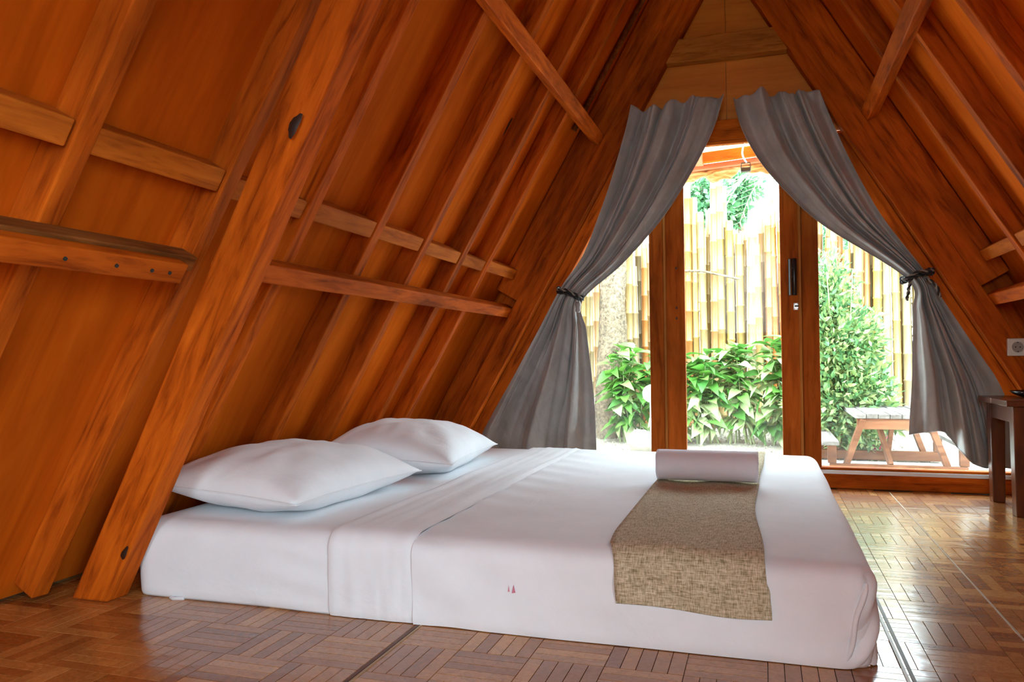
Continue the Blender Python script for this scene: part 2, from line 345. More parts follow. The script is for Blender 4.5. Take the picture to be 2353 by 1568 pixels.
# ---- sloping walls
BAT = {'L': [-.92, -.48, -.03, .42, .87, 1.30, 1.79, 2.20, 2.66, 3.10, 3.54, 3.90],
       'R': [-.92, -.45, .02, .5, .98, 1.46, 1.95, 2.43, 2.90, 3.39, 3.885]}
def slope_wall(side):
    full = 'left' if side == 'L' else 'right'
    w = thing('wall_' + full, SL(side, 1.5, off=.25, s=-.14), f'{full} sloping wall of orange varnished plywood under exposed timber framing', 'wall', kind='structure')
    bm, pm = M['beam_' + side], M['ply_' + side]
    bl = BAT[side]
    # plywood sheets, joints hidden behind every second rafter
    ys = [YS] + [bl[k] + .03 for k in range(1, len(bl), 2)] + [4.56]
    for a, b in zip(ys, ys[1:]):
        segs = [(a, b, .01, 3.474)]
        if side == 'R' and a < WY1 and b > WY0:
            segs = [(max(a, WY0), min(b, WY1), .01, WZ0), (max(a, WY0), min(b, WY1), WZ1, 3.474)]
            if a < WY0: segs.append((a, WY0, .01, 3.474))
            if b > WY1: segs.append((WY1, b, .01, 3.474))
        for a_, b_, z0, z1 in segs:
            sbox(MB(), side, a_ + .001, b_ - .001, z0, z1, OP, OP + .012).build('plywood_panel', pm, w)
    for k, y in enumerate(bl):
        if side == 'R' and WY0 - .06 < y < WY1: continue
        mb = MB(); n = 10; h = .055
        s0 = (.012 - .5 * OB) / C30; s1 = (3.27 - .5 * OB) / C30
        rings = []
        for i in range(n + 1):
            s = lerp(s0, s1, i / n); j = noise.noise(Vector((k * 7.1, i * .9, 3.3))) * .004; j2 = noise.noise(Vector((k * 3.1, i * .7, 9.3))) * .004
            rings.append([SL(side, y + j, off=OB + j2, s=s), SL(side, y + h + j, off=OB - j2, s=s), SL(side, y + h + j, off=OP, s=s), SL(side, y + j, off=OP, s=s)])
        vs = [p for r in rings for p in r]; fs = []
        for i in range(n):
            for q in range(4): fs.append((4 * i + q, 4 * i + (q + 1) % 4, 4 * i + 4 + (q + 1) % 4, 4 * i + 4 + q))
        fs += [(0, 1, 2, 3), tuple(4 * n + q for q in range(4))]
        mb.add(vs, fs).build('rafter', bm, w, bevel=.004)
    # short blocking boards between the rafters
    for y, y2 in zip(bl, bl[1:] + [4.45]):
        if y2 - y < .2 or (side == 'R' and WY0 - .6 < y < WY1): continue
        e = random.uniform(-.004, .004)
        ob = sbox(MB(), side, y + .057, y2 - .004, 1.172 + e, 1.226 + e + random.uniform(-.004, .004), .196 + random.uniform(-.004, .004), OP - .001)
        ob.build('blocking_board', M['block'], w, bevel=.005)
    # purlins lie between principal and common rafters
    if side == 'L':
        sbox(MB(), side, 1.87, 4.528, .950, 1.004, .121, OB - .004).build('purlin', M['beam_y'], w, bevel=.005)
        sbox(MB(), side, YS + .02, 1.74, .955, .992, .128, OB - .004).build('purlin', M['dark_y'], w, bevel=.004)
        sp = sbox(MB(), side, YS + .02, 1.665, .914, .962, .083, .124).build('splice_plank', M['beam_y'], w, bevel=.004)
        for yy in (1.44, 1.55, 1.61, 1.30):
            q = SL(side, yy, .938, .083); nn = Vector((C30, 0, -.5))
            MB().tube([q - nn * .002, q + nn * .003], .005, 8).build('nail_head', M['void'], sp)
    else:
        sbox(MB(), side, WY1 + .02, 4.528, .950, 1.004, .121, OB - .004).build('purlin', M['beam_y'], w, bevel=.005)
    sbox(MB(), side, YS + .02, 4.528, 1.935, 1.99, .121, OB - .004).build('purlin', M['beam_y'], w, bevel=.005)
    # principal rafter
    mb = MB(); n = 12; vs = []; fs = []
    for i in range(n + 1):
        z = lerp(-.0, 2.93, i / n); y0 = lerp(1.858, 1.63, i / n); w2 = .082
        j = noise.noise(Vector((i * .8, 1.7, 0 if side == 'L' else 5))) * .005
        for o_, yy in ((0 + j, y0), (0 - j * .3, y0 + w2), (.119, y0 + w2), (.119, y0)):
            s = z / C30 if i else -o_ * .5 / C30
            vs.append(SL(side, yy, off=o_, s=s))
    for i in range(n):
        for q in range(4): fs.append((4 * i + q, 4 * i + (q + 1) % 4, 4 * i + 4 + (q + 1) % 4, 4 * i + 4 + q))
    fs += [(0, 1, 2, 3), tuple(4 * n + q for q in range(4))]
    pr = mb.add(vs, fs).build('principal_rafter', bm, w, bevel=.007)
    return w, pr
wall_l, post_l = slope_wall('L')
wall_r, post_r = slope_wall('R')
# knots and a notch on the principal rafter
def knot(parent, c, n, u, a, b, h=.004, name='knot', mat='knot'):
    n = Vector(n).normalized(); u = Vector(u).normalized(); v = n.cross(u); vs = [Vector(c) + n * h]; k = 12
    for i in range(k):
        t = 2 * math.pi * i / k; rr = 1 + .18 * math.sin(3 * t + a * 90)
        vs.append(Vector(c) + u * math.cos(t) * a * rr + v * math.sin(t) * b * rr - n * .001)
    MB().add(vs, [(0, 1 + i, 1 + (i + 1) % k) for i in range(k)], True).build(name, M[mat], parent, fix=False)
UL = Vector((.5, 0, C30)); NL = Vector((C30, 0, -.5))
knot(post_l, onY(676, 288, 1.742), (0, -1, 0), UL, .035, .014)
knot(post_l, onY(285, 1272, 1.838), (0, -1, 0), UL, .022, .009)
knot(post_l, onY(545, 555, 1.785), (0, -1, 0), UL, .03, .016)
for px, py, a in ((1013, 425, .014), (1118, 231, .018), (1168, 290, .05)):
    d = ray(px, py); off = OP - .001; nrm = NL; c = (SL('L', 0, off=off, s=0) - CAM).dot(nrm); p = CAM + d * (c / d.dot(nrm))
    knot(wall_l, p, NL, UL, a, .010, .003)
# ridge board closing the top of both slopes
rb = MB().prism([(XC - .11, 3.30), (XC + .11, 3.30), (XC + .02, 3.46), (XC - .02, 3.46)], YS + .02, 4.53).build('ridge_beam', M['beam_y'])
tag(rb, 'ridge beam along the top of the A-frame above the view', 'beam', kind='structure')
# roofing outside
RM = plain('roof_sheet', (.12, .08, .05), .8)
for side in 'LR':
    full = 'left' if side == 'L' else 'right'
    rf = thing('roof_' + full, SL(side, 1.5, off=.29, s=-.2), f'outer roofing sheet over the {full} slope of the cabin', 'roof', kind='structure')
    segs = [(YS - .2, 4.85, -.06, 3.565)]
    if side == 'R': segs = [(YS - .2, WY0, -.06, 3.565), (WY1, 4.85, -.06, 3.565), (WY0, WY1, -.06, WZ0), (WY0, WY1, WZ1, 3.565)]
    for a, b, z0, z1 in segs: sbox(MB(), side, a, b, z0 + (.01 if z0 > 0 else 0), z1 + (.01 if z1 < 2 else 0), .295, .34).build('roof_sheet', RM, rf)
wn = thing('window_3', SL('R', -.92, .8, .25), 'unseen wide roof window added for light in the right slope beside the viewer', 'window', kind='structure')  # out-of-view opening added to light the bed and left slope
for a, b, z0, z1 in ((WY0 - .05, WY0, WZ0 - .05, WZ1 + .05), (WY1, WY1 + .05, WZ0 - .05, WZ1 + .05), (WY0, WY1, WZ0 - .05, WZ0), (WY0, WY1, WZ1, WZ1 + .05), (-.95, -.90, WZ0, WZ1)):
    sbox(MB(), 'R', a, b, z0, z1, .17, .273 if a != -.95 else .33).build('window_frame', M['beam_R'], wn, bevel=.003)
for a, b in ((WY0, -.95), (-.90, WY1)): sbox(MB(), 'R', a, b, WZ0, WZ1, .31, .314).build('pane', M['glass'], wn)

# ---- gable wall with the glazed garden door
wb = thing('wall_back', (XC, YG, 0), 'glazed gable end of the cabin with plywood above the door', 'wall', kind='structure')
zl = 1.93
def xl(z, o=0): return XL + z * S30 / C30 - o / C30
def xr(z, o=0): return XR - z * S30 / C30 + o / C30
apz = lambda o: (XR - XL) / 2 * C30 / S30 + o / S30
MB().prism([(xl(zl, .27), zl), (XC - .0015, zl), (XC - .0015, apz(.27))], YG + .012, YG + .03).build('plywood_panel', M['ply_G'], wb)
MB().prism([(XC + .0015, zl), (xr(zl, .27), zl), (XC + .0015, apz(.27))], YG + .012, YG + .03).build('plywood_panel', M['ply_G'], wb)
MB().prism([(xl(zl, .29), zl - .0), (xr(zl, .29), zl), (XC, apz(.29))], YG + .032, YG + .05).build('outer_board', M['ply_G'], wb)
for side in 'LR':
    f = xl if side == 'L' else xr
    MB().prism([(f(0, .292), 0), (f(0, -.03), 0), (f(zl, -.03), zl), (f(zl, .292), zl)], YG + .051, YG + .07).build('side_board', M['beam_' + side], wb)
    # gable rafter and its backing plank
    sbox(MB(), side, YG - .08, YG - .002, .002, 2.93, 0, .12).build('gable_rafter', M['beam_' + side], wb, bevel=.005)
    sbox(MB(), side, YG - .06, YG - .004, 1.05, 2.95, .122, .27).build('backing_plank', M['beam_' + side], wb, bevel=.004)
MB().tube([SL('L', 4.33, 2.0 + .0, .255), SL('L', 4.33, 2.9, .255)], .016, 8).build('bamboo_rod', M['dark_y'], wb)
MB().box(xl(2.365) - .0, xr(2.365), YG - .075, YG + .005, 2.365, 2.495).build('collar_beam', M['collar'], wb, bevel=.004)
MB().box(xl(1.93) + .02, xr(1.93) - .02, YG - .02, YG + .01, 1.915, 2.03).build('lintel', M['beam_x'], wb, bevel=.003)
MB().box(-1.80, 1.46, YG - .025, YG + .08, .0, .076).build('sill_beam', M['beam_x'], wb, bevel=.004)
MB().box(-1.76, 1.42, YG - .028, YG + .02, .0765, .095).build('sill_track', M['white_metal'], wb)
MB().box(-1.76, 1.42, YG - .012, YG + .06, .0955, .108).build('sill_rail', M['beam_x'], wb, bevel=.002)
for x0, x1 in ((-.614, -.534), (.206, .292)):
    MB().box(x0, x1, YG - .02, YG + .06, .109, 1.913).build('jamb', M['beam_z'], wb, bevel=.003)
for x0, x1 in ((-.532, -.518), (.190, .204)):
    MB().box(x0, x1, YG - .035, YG - .021, .109, 1.913).build('moulding', M['mould'], wb, bevel=.003)
# windows either side of the door
for k, side in enumerate('LR'):
    nm = 'left' if side == 'L' else 'right'
    w = thing('window_%d' % (k + 1), ((-1.1 if side == 'L' else .75), YG + .03, .11), f'tall triangular window {nm} of the garden door', 'window', kind='structure')
    f = xl if side == 'L' else xr
    # sloped frame member inside the rafter
    i = -.078; g = lambda z, o: (f(z, o), z)
    MB().prism([g(.11, -.002), g(.11, i), g(1.90, i), g(1.90, -.002)], YG - .012, YG + .05).build('window_frame', M['beam_' + side], w, bevel=.003)
    xj = -.6145 if side == 'L' else .2925
    zt = 1.0
    zt = ((xj - XL) + i / C30) * C30 / S30 if side == 'L' else ((XR - xj) + i / C30) * C30 / S30
    MB().prism([(f(.1085, i), .1085), (xj, .1085), (xj, zt)], YG + .028, YG + .034).build('pane', M['glass'], w)
dr = thing('door_1', (-.16, YG, .11), 'wooden framed glass door to the garden', 'door', kind='structure')
st = MB().box(-.5335, -.416, YG - .018, YG + .03, .11, 1.91).build('stile', M['beam_z'], dr, bevel=.003)
st2 = MB().box(.098, .2055, YG - .018, YG + .03, .11, 1.91).build('stile', M['beam_z'], dr, bevel=.003)
MB().box(-.4155, .0975, YG - .016, YG + .028, .11, .142).build('bottom_rail', M['beam_x'], dr, bevel=.002)
MB().box(-.4155, .0975, YG - .016, YG + .028, 1.895, 1.912).build('top_rail', M['beam_x'], dr, bevel=.002)
MB().box(-.4155, .0975, YG + .004, YG + .010, .1425, 1.8945).build('pane', M['glass'], dr)
hp = MB()
hx = .160
hp.box(hx - .022, hx - .010, YG - .030, YG - .0185, 1.034, 1.234)
hp.lathe([(.0, 0), (.014, 0), (.014, .2), (0, .2)], (hx + .008, YG - .034, 1.034), 14)
hp.build('handle', M['black'], st2, bevel=.002)
lt = MB().box(.163, .204 - .017, YG - .024, YG - .0185, .955, .992).build('latch', M['chrome'], st2, bevel=.001)
MB().tube([(.168, YG - .028, .976), (.187, YG - .028, .976)], .004, 8).build('latch_bolt', M['black'], st2)
for a, b in ((.167, .987), (.184, .987), (.184, .960), (.167, .960)):
    MB().tube([(a, YG - .026, b), (a, YG - .0235, b)], .0025, 8).build('screw', M['void'], st2)
for z in (1.21, .985, .925):
    knot(st, (-.462, YG - .0185, z), (0, -1, 0), (0, 0, 1), .010, .006, .002)

# ---- front gable behind the viewer with a window added for light
wf = thing('wall_front', (XC, YF, 0), 'plywood front gable wall of the cabin behind the viewer', 'wall', kind='structure')
def poly(*p): return list(p)
MB().prism([(xl(0, .29), 0), (xr(0, .29), 0), (xr(GZ0, .29), GZ0), (xl(GZ0, .29), GZ0)], YF, YF + .02).build('board', M['ply_G'], wf)
MB().prism([(xl(GZ1, .29), GZ1), (xr(GZ1, .29), GZ1), (XC, apz(.29))], YF, YF + .02).build('board', M['ply_G'], wf)
MB().prism([(xl(GZ0, .29), GZ0), (GX0, GZ0), (GX0, GZ1), (xl(GZ1, .29), GZ1)], YF, YF + .02).build('board', M['ply_G'], wf)
MB().prism([(GX1, GZ0), (xr(GZ0, .29), GZ0), (xr(GZ1, .29), GZ1), (GX1, GZ1)], YF, YF + .02).build('board', M['ply_G'], wf)
w4 = thing('window_4', (XC, YF, GZ0), 'unseen framed window added for light in the front gable behind the viewer', 'window', kind='structure')  # out-of-view opening added to brighten the curtains and far gable
for a, b, z0, z1 in ((GX0 - .05, GX0, GZ0 - .05, GZ1 + .05), (GX1, GX1 + .05, GZ0 - .05, GZ1 + .05), (GX0, GX1, GZ0 - .05, GZ0), (GX0, GX1, GZ1, GZ1 + .05)):
    MB().box(a, b, YF + .0205, YF + .045, z0, z1).build('window_frame', M['beam_x'], w4, bevel=.003)
MB().box(GX0, GX1, YF + .006, YF + .011, GZ0, GZ1).build('pane', M['glass'], w4)

# ------------------------------------------------------------------ bed
def rbox_grid(x0, x1, y0, y1, z0, z1, r, step, disp=None, keep=None, rz=None):
    """rounded box surface as welded quads"""
    mb = MB(); idx = {}
    nx, ny, nz = [max(2, int(round((b - a) / step))) for a, b in ((x0, x1), (y0, y1), (z0, z1))]
    def vert(i, j, k):
        if (i, j, k) in idx: return idx[(i, j, k)]
        p = Vector((lerp(x0, x1, i / nx), lerp(y0, y1, j / ny), lerp(z0, z1, k / nz)))
        rr = r
        c = Vector((min(max(p.x, x0 + rr), x1 - rr), min(max(p.y, y0 + rr), y1 - rr), min(max(p.z, z0 + rr), z1 - rr)))
        d = p - c; nrm = d.normalized() if d.length > 1e-9 else Vector((0, 0, 1)); q = c + nrm * rr
        if disp: q = disp(q, nrm)
        mb.v.append(q); idx[(i, j, k)] = len(mb.v) - 1; return idx[(i, j, k)]
    def face(a, b, c, d):
        pts = [vert(*t) for t in (a, b, c, d)]
        ct = sum((mb.v[t] for t in pts), Vector()) / 4
        if keep is None or keep(ct): mb.f.append(tuple(pts)); mb.sm.append(True)
    for i in range(nx):
        for j in range(ny):
            face((i, j, 0), (i, j + 1, 0), (i + 1, j + 1, 0), (i + 1, j, 0)); face((i, j, nz), (i + 1, j, nz), (i + 1, j + 1, nz), (i, j + 1, nz))
        for k in range(nz):
            face((i, 0, k), (i + 1, 0, k), (i + 1, 0, k + 1), (i, 0, k + 1)); face((i, ny, k), (i, ny, k + 1), (i + 1, ny, k + 1), (i + 1, ny, k))
    for j in range(ny):
        for k in range(nz):
            face((0, j, k), (0, j, k + 1), (0, j + 1, k + 1), (0, j + 1, k)); face((nx, j, k), (nx, j + 1, k), (nx, j + 1, k + 1), (nx, j, k + 1))
    return mb
BX0, BX1, BY0, BY1, BZ = -1.85, .238, 1.938, 3.99, .232
def bulge(q, n):
    q = q + n * (.004 * noise.noise(q * 3.0))
    if n.z < .5 and q.z < .1: q = q + Vector((n.x, n.y, 0)) * (-.006 * (1 - max(q.z, 0) / .1))
    return q
mt = thing('mattress', ((BX0 + BX1) / 2, (BY0 + BY1) / 2, 0), 'thick white mattress lying on the parquet floor', 'mattress')
def md(q, n):
    q = bulge(q, n)
    t = max(0, 1 - abs(q.x + 1.25) / .25)     # sheet drawn tight towards the turned-down band
    if n.y < -.3: q = q + n * (.004 * t * math.sin(q.z * 75 + q.x * 14))
    q.z = max(q.z, .001)
    return q
rbox_grid(BX0, BX1, BY0, BY1, -.036, BZ, .055, .022, md).build('fitted_sheet', M['sheet'], mt, fix=False)
MB().tube([(-1.71, BY0 + .008, .004), (-1.69, BY0 - .004, .004), (-1.66, BY0 + .008, .004)], .006, 6).build('sheet_tag', M['white_metal'], mt)
bs = thing('bed_sheet', (-.35, (BY0 + BY1) / 2, .0), 'smooth white top sheet tucked round the foot of the mattress', 'sheet')
XF = -.905
def fold_x(z): return lerp(.165, .213, min(1, z / .2))
def cd_(q, n):
    q = bulge(q, n)
    if n.y < -.3 and q.x < fold_x(q.z): q = q + Vector((0, -.007, 0)) * min(1, max(0, (-n.y - .3) * 2))
    elif q.y < BY0 + .10 and q.x > fold_x(q.z):
        q = q + n * (.011 * math.sin((q.z * 1.2 - (q.x - .2) * .9 - q.y) * 52) - .004) * (1 - q.z / .26)
    t = max(0, 1 - (q.x - XF) / .30)
    q = q + n * (.0035 * t * math.sin(q.y * 34 + q.x * 22 + q.z * 30) * (1 if n.z < .9 else .6))
    if n.y < -.3: q = q + n * (.004 * max(0, noise.noise(Vector((q.x * 5, 1, q.z * 14)))))
    q.z = max(q.z, .002)
    return q
rbox_grid(XF - .06, BX1 + .006, BY0 - .006, BY1 + .006, -.036, BZ + .005, .058, .012, cd_, lambda c: c.x > XF and c.z > .004).build('cover', M['sheet'], bs, fix=False)
def bd(q, n):
    q = bulge(q, n)
    q = q + n * (.004 * noise.noise(Vector((q.x * 26, q.y * 1.3 + q.x * 4, q.z * 4))) + .0025 * noise.noise(Vector((q.x * 60, q.y * 2.2, q.z * 7))))
    e = min(abs(q.x - XF), abs(q.x + 1.165)); q = q - n * (.006 * max(0, 1 - e / .012))
    q.z = max(q.z, .002)
    return q
rbox_grid(-1.26, XF + .06, BY0 - .011, BY1 + .011, -.036, BZ + .011, .062, .011, bd, lambda c: -1.165 < c.x < XF + .001 and c.z > .004).build('turned_down_band', M['sheet'], bs, fix=False)
fl = []
for i in range(15):
    z = lerp(.022, .196, i / 14); fl.append(Vector((fold_x(z) + .003 * math.sin(i * .6), BY0 - .012 + (.016 * max(0, (z - .15) / .046) ** 2) - .010 * max(0, 1 - z / .1) * -1, z)))
MB().tube(fl, [.003] + [.0065] * 13 + [.004], 8).build('corner_fold', M['sheet'], bs)
MB().add([(-.632, BY0 - .0165, .115), (-.628, BY0 - .0165, .115), (-.630, BY0 - .0165, .132), (-.622, BY0 - .0165, .112), (-.612, BY0 - .0165, .114), (-.617, BY0 - .0165, .134)], [(0, 1, 2), (3, 4, 5)]).build('pink_mark', plain('pink_stain', (.65, .22, .30), .9), bs, fix=False)

def pillow(loc, sx, sy, h, rot, label, seed, tilt=0.0):
    p = thing('pillow', loc, label, 'pillow', 'bed pillows'); p.rotation_euler = (0, tilt, rot)
    n = 34; mb = MB(); idx = {}
    def pt(i, j, sgn):
        u = -1 + 2 * i / n; v = -1 + 2 * j / n
        # edges pull in between the pointed corners
        x = u * sx / 2 * (1 - .09 * (1 - v * v) * abs(u) ** 3); y = v * sy / 2 * (1 - .06 * (1 - u * u) * abs(v) ** 3)
        t = ((1 - abs(u) ** 2.6) * (1 - abs(v) ** 2.6)) ** .55
        q = Vector((x, y, 0)); w = noise.noise(Vector((u * 2.2 + seed, v * 2.2, seed))) * .10 + noise.noise(Vector((u * 6 + seed, v * 6, 1))) * .035
        z = t * h * (.5 + w * .5) if sgn > 0 else -min(t, .85) * h * .36
        # pinch lines running in from the corners
        z += sgn * .004 * math.sin(9 * math.atan2(v, u)) * t * (abs(u * v)) ** .5 * 2
        return Vector((x, y, z + h * .36 * .85))
    for sgn in (1, -1):
        for i in range(n + 1):
            for j in range(n + 1):
                edge = i in (0, n) or j in (0, n)
                key = (i, j, 0 if edge else sgn)
                if key not in idx: mb.v.append(pt(i, j, sgn)); idx[key] = len(mb.v) - 1
        for i in range(n):
            for j in range(n):
                ks = [(i, j), (i + 1, j), (i + 1, j + 1), (i, j + 1)]
                f = [idx[(a, b, 0 if a in (0, n) or b in (0, n) else sgn)] for a, b in ks]
                mb.f.append(tuple(f if sgn > 0 else f[::-1])); mb.sm.append(True)
    me = mb.mesh('pillowcase', M['pillow']); o = bpy.data.objects.new('pillowcase', me); COL.objects.link(o); o.parent = p
    # seam piping
    s = MB(); loop = [pt(i, 0, 1) for i in range(n)] + [pt(n, j, 1) for j in range(n)] + [pt(i, n, 1) for i in range(n, 0, -1)] + [pt(0, j, 1) for j in range(n, -1, -1)]
    s.tube(loop, .0022, 5, caps=False); o2 = bpy.data.objects.new('seam', s.mesh('seam', M['pillow'])); COL.objects.link(o2); o2.parent = o
    return p
pillow((-1.575, 2.39, .233), .60, .74, .235, R(-5), 'plump white pillow nearer the viewer at the head of the mattress', 3.1, R(3))
pillow((-1.50, 3.20, .233), .60, .74, .255, R(5), 'plump white pillow at the head of the mattress, nearer the garden door', 8.4, R(3))

# runner across the foot of the bed: follows the mattress section
def section(d, n_drop=26, n_top=60, near_z=.112, far_z=.10):
    r = .06; out = []
    y0, y1, zt = BY0 - .014 - d, BY1 + .014 + d, BZ + .012 + d
    for i in range(n_drop + 1): out.append((y0 - .003 * math.sin(i / n_drop * math.pi), lerp(near_z, zt - r, i / n_drop)))
    for a in range(1, 8): t = a / 8 * math.pi / 2; out.append((y0 + r - r * math.cos(t), zt - r + r * math.sin(t)))
    for i in range(n_top + 1): out.append((lerp(y0 + r, y1 - r, i / n_top), zt))
    for a in range(1, 8): t = a / 8 * math.pi / 2; out.append((y1 - r + r * math.sin(t), zt - r + r * math.cos(t)))
    for i in range(1, 9): out.append((y1, lerp(zt - r, far_z, i / 8)))
    return out
rn = thing('bed_runner', (-.18, 2.9, BZ), 'beige coarse woven runner laid across the white bed', 'bed runner')
rows = []
sec = section(.0)
LE = [(0, -.353), (.24, -.357), (.36, -.388), (.55, -.385), (1, -.36)]
RE = [(0, .011), (.16, .008), (.30, -.004), (.46, -.030), (.62, -.02), (.8, .0), (1, .01)]
def pw(tab, t):
    for (a, va), (b, vb) in zip(tab, tab[1:]):
        if t <= b:
            k = (t - a) / (b - a); k = k * k * (3 - 2 * k); return lerp(va, vb, k)
    return tab[-1][1]
for i, (y, z) in enumerate(sec):
    t = i / (len(sec) - 1); a, b = pw(LE, t), pw(RE, t); row = []
    for j in range(25):
        u = j / 24; x = lerp(a, b, u)
        wv = .003 * math.sin(u * 9 + t * 14) + .003
        dz = -.010 * u + .004 * math.sin(u * 7) if i < 6 else 0
        row.append((x, y - (wv if i < 27 else 0), z + (wv if 27 <= i < 95 else 0) + (dz * (1 - i / 6))))
    rows.append(row)
MB().grid(rows).build('runner_cloth', M['burlap'], rn, solid=.004, fix=False)
# hem along the near end
MB().tube([Vector(p) + Vector((0, -.001, .001)) for p in rows[0]], .0032, 6).build('hem', M['burlap'], rn)

tw = thing('rolled_towel', (-.20, 2.975, BZ + .02), 'white rolled towel lying on the beige bed runner', 'towel')
prof = []
turns = 3.2
for i in range(120):
    t = i / 119; a = -math.pi * .5 + t * turns * 2 * math.pi; rr = lerp(.012, .058, t)
    prof.append((rr * 1.25 * math.cos(a), rr * (1.0 if math.sin(a) > -.2 else .97) * math.sin(a)))
rows = []
for k in range(33):
    x = lerp(-.382, -.022, k / 32); e = .003 * noise.noise(Vector((k * .4, 2, 1)))
    rows.append([(x + .003 * noise.noise(Vector((k, j * .2, 5))), 2.975 + a * (1 + e * 6), BZ + .018 + .062 + b * (1 + e * 5)) for j, (a, b) in enumerate(prof)])
MB().grid(rows).build('towel_roll', M['towel'], tw, solid=.011, fix=False)

# ------------------------------------------------------------------ curtains
def curtain(name, label, rowsL, rowsR, yp, folds, seed, bottom=None, flip=1):
    c = thing(name, onY(*rowsL[-1], yp), label, 'curtain', 'grey door curtains')
    NV, NU = 120, 170; rows = []; rng = random.Random(int(seed * 10)); cre = [(rng.uniform(.06, .95), rng.uniform(.014, .03), rng.uniform(.6, 1.1), rng.uniform(-.06, .06)) for _ in range(5)]
    nL = len(rowsL)
    for i in range(NV + 1):
        v = i / NV; l = curve_at(rowsL, v); r = curve_at(rowsR, v); row = []
        tie = TIEV[name]; near = abs(v - tie)
        amp = .012 + .045 * min(1, near / .35) if v > tie else .014 + .024 * min(1, near / .3)
        for j in range(NU + 1):
            u = j / NU
            uu = u + .045 * math.sin(u * 7 + seed) + .018 * math.sin(u * 19 + seed * 2 + v * 2)
            px = lerp(l[0], r[0], u); py = lerp(l[1], r[1], u)
            if bottom and v > .8:
                k = (v - .8) / .2; py = lerp(py, curve_at(bottom, u)[1], k * k)
            if v < .06: py -= 6 * (1 - v / .06) * (math.sin(u * 11 + seed) * .7 + math.sin(u * 29 + seed) * .5)
            s = math.sin(2 * math.pi * folds * uu + seed + .8 * math.sin(v * 4 + seed)); sh = math.copysign(abs(s) ** .75, s)
            d = amp * sh + amp * .3 * math.sin(2 * math.pi * folds * 1.7 * uu + v * 3 + seed)
            d += .012 * noise.noise(Vector((u * 4, v * 6, seed)))
            for cu, cw, ca, cs in cre:
                d -= ca * (.022 + .012 * min(1, near / .3)) * math.exp(-((u - cu - cs * near) / cw) ** 2)
            if v < .06: d += .018 * (1 - v / .06) * math.sin(u * 31 + seed)
            yb_ = yp - .055 * max(0, 1 - v / .55); p = onY(px, py, yb_)
            inside = min(p.x - xl(p.z), xr(p.z) - p.x); ylim = lerp(4.440, 4.486, min(1, max(0, inside / .06)))
            q = Vector((p.x, min(yb_ - d, ylim - .004 * abs(math.sin(u * 40))), p.z))
            row.append(q)
        rows.append(row)
    pn = MB().grid(rows).build('curtain_panel', M['curtain'], c, solid=.002, fix=False)
    hem = [r for r in rows[int(NV * .985):]]
    MB().tube([q + Vector((0, -.002, .0)) for q in rows[-1]], .0035, 6).build('hem', M['curtain'], pn)
    return c
TIEV = {}
TIEV['curtain'] = .5
L1 = [(1452, 252), (1428, 335), (1402, 425), (1374, 505), (1340, 590), (1288, 664), (1236, 765), (1186, 860), (1138, 945), (1108, 1005), (1100, 1046)]
R1 = [(1664, 214), (1640, 296), (1592, 392), (1522, 500), (1430, 605), (1338, 690), (1346, 760), (1356, 850), (1363, 935), (1366, 1000), (1368, 1044)]
curtain('curtain', 'dark grey satin curtain tied back on the bed side of the garden door', L1, R1, 4.435, 2.6, 1.3)
L2 = [(1684, 216), (1702, 290), (1744, 368), (1806, 440), (1893, 518), (2084, 640), (2099, 715), (2100, 800), (2099, 880), (2094, 950), (2092, 1000)]
R2 = [(1884, 208), (1916, 282), (1952, 360), (1994, 440), (2040, 515), (2126, 626), (2166, 690), (2218, 770), (2275, 855), (2322, 930), (2352, 985)]
B2 = [(0, 1000), (0, 994), (0, 988), (0, 1010), (0, 1055), (0, 1072), (0, 1076), (0, 1078), (0, 1080)]
curtain('curtain', 'dark grey satin curtain tied back beside the small table', L2, R2, 4.44, 2.5, 4.1, bottom=B2)

def rope(c, rx, ry, label, tails, slope, pale_knot=None):
    t = thing('curtain_tieback', c, label, 'tieback', 'curtain tiebacks')
    def strand(pts, r, ph, name, mat):
        out = []; m = len(pts)
        for i, p in enumerate(pts):
            p = Vector(p); d = (Vector(pts[min(i + 1, m - 1)]) - Vector(pts[max(i - 1, 0)])).normalized()
            a = Vector((0, 0, 1)) if abs(d.z) < .8 else Vector((1, 0, 0)); u = d.cross(a).normalized(); w = d.cross(u)
            th = i * .42 + ph; out.append(p + (u * math.cos(th) + w * math.sin(th)) * r * .8)
        MB().tube(out, r, 6).build(name, M[mat], t)
    for lv in (-.008, .008):
        loop = []
        for i in range(121):
            a = 2 * math.pi * i / 120; loop.append(Vector(c) + Vector((rx * math.cos(a), ry * math.sin(a), slope * rx * math.cos(a) + lv + .006 * math.sin(3 * a))))
        strand(loop, .0062, 0, 'cord', 'rope'); strand(loop, .0052, math.pi, 'cord', 'rope_pale' if lv > 0 else 'rope')
    for tp in tails:
        pts = [curve_at(tp, i / 40) for i in range(41)]
        strand(pts, .0055, 0, 'tail', 'rope'); strand(pts, .0045, math.pi, 'tail', 'rope_pale')
    if pale_knot:
        k = Vector(pale_knot)
        MB().lathe([(0, .03), (.014, .026), (.018, .01), (.013, -.012), (.017, -.022), (.010, -.034), (0, -.036)], k, 12).build('knot', M['curtain'], t)
        for dx, ln in ((-.02, .29), (.004, .2), (.02, .09)):
            MB().tube([k + Vector((0, -.004, -.03)), k + Vector((dx * .4, -.012, -.03 - ln * .5)), k + Vector((dx, -.01, -.03 - ln))], .0018, 5).build('thread', M['rope_pale'], t)
    return t
cl = onY(1310, 676, 4.44); cr = onY(2107, 634, 4.45)
rope(cl, .072, .056, 'black twisted cord tied round the bed-side curtain', [], -.38, onY(1328, 705, 4.375))
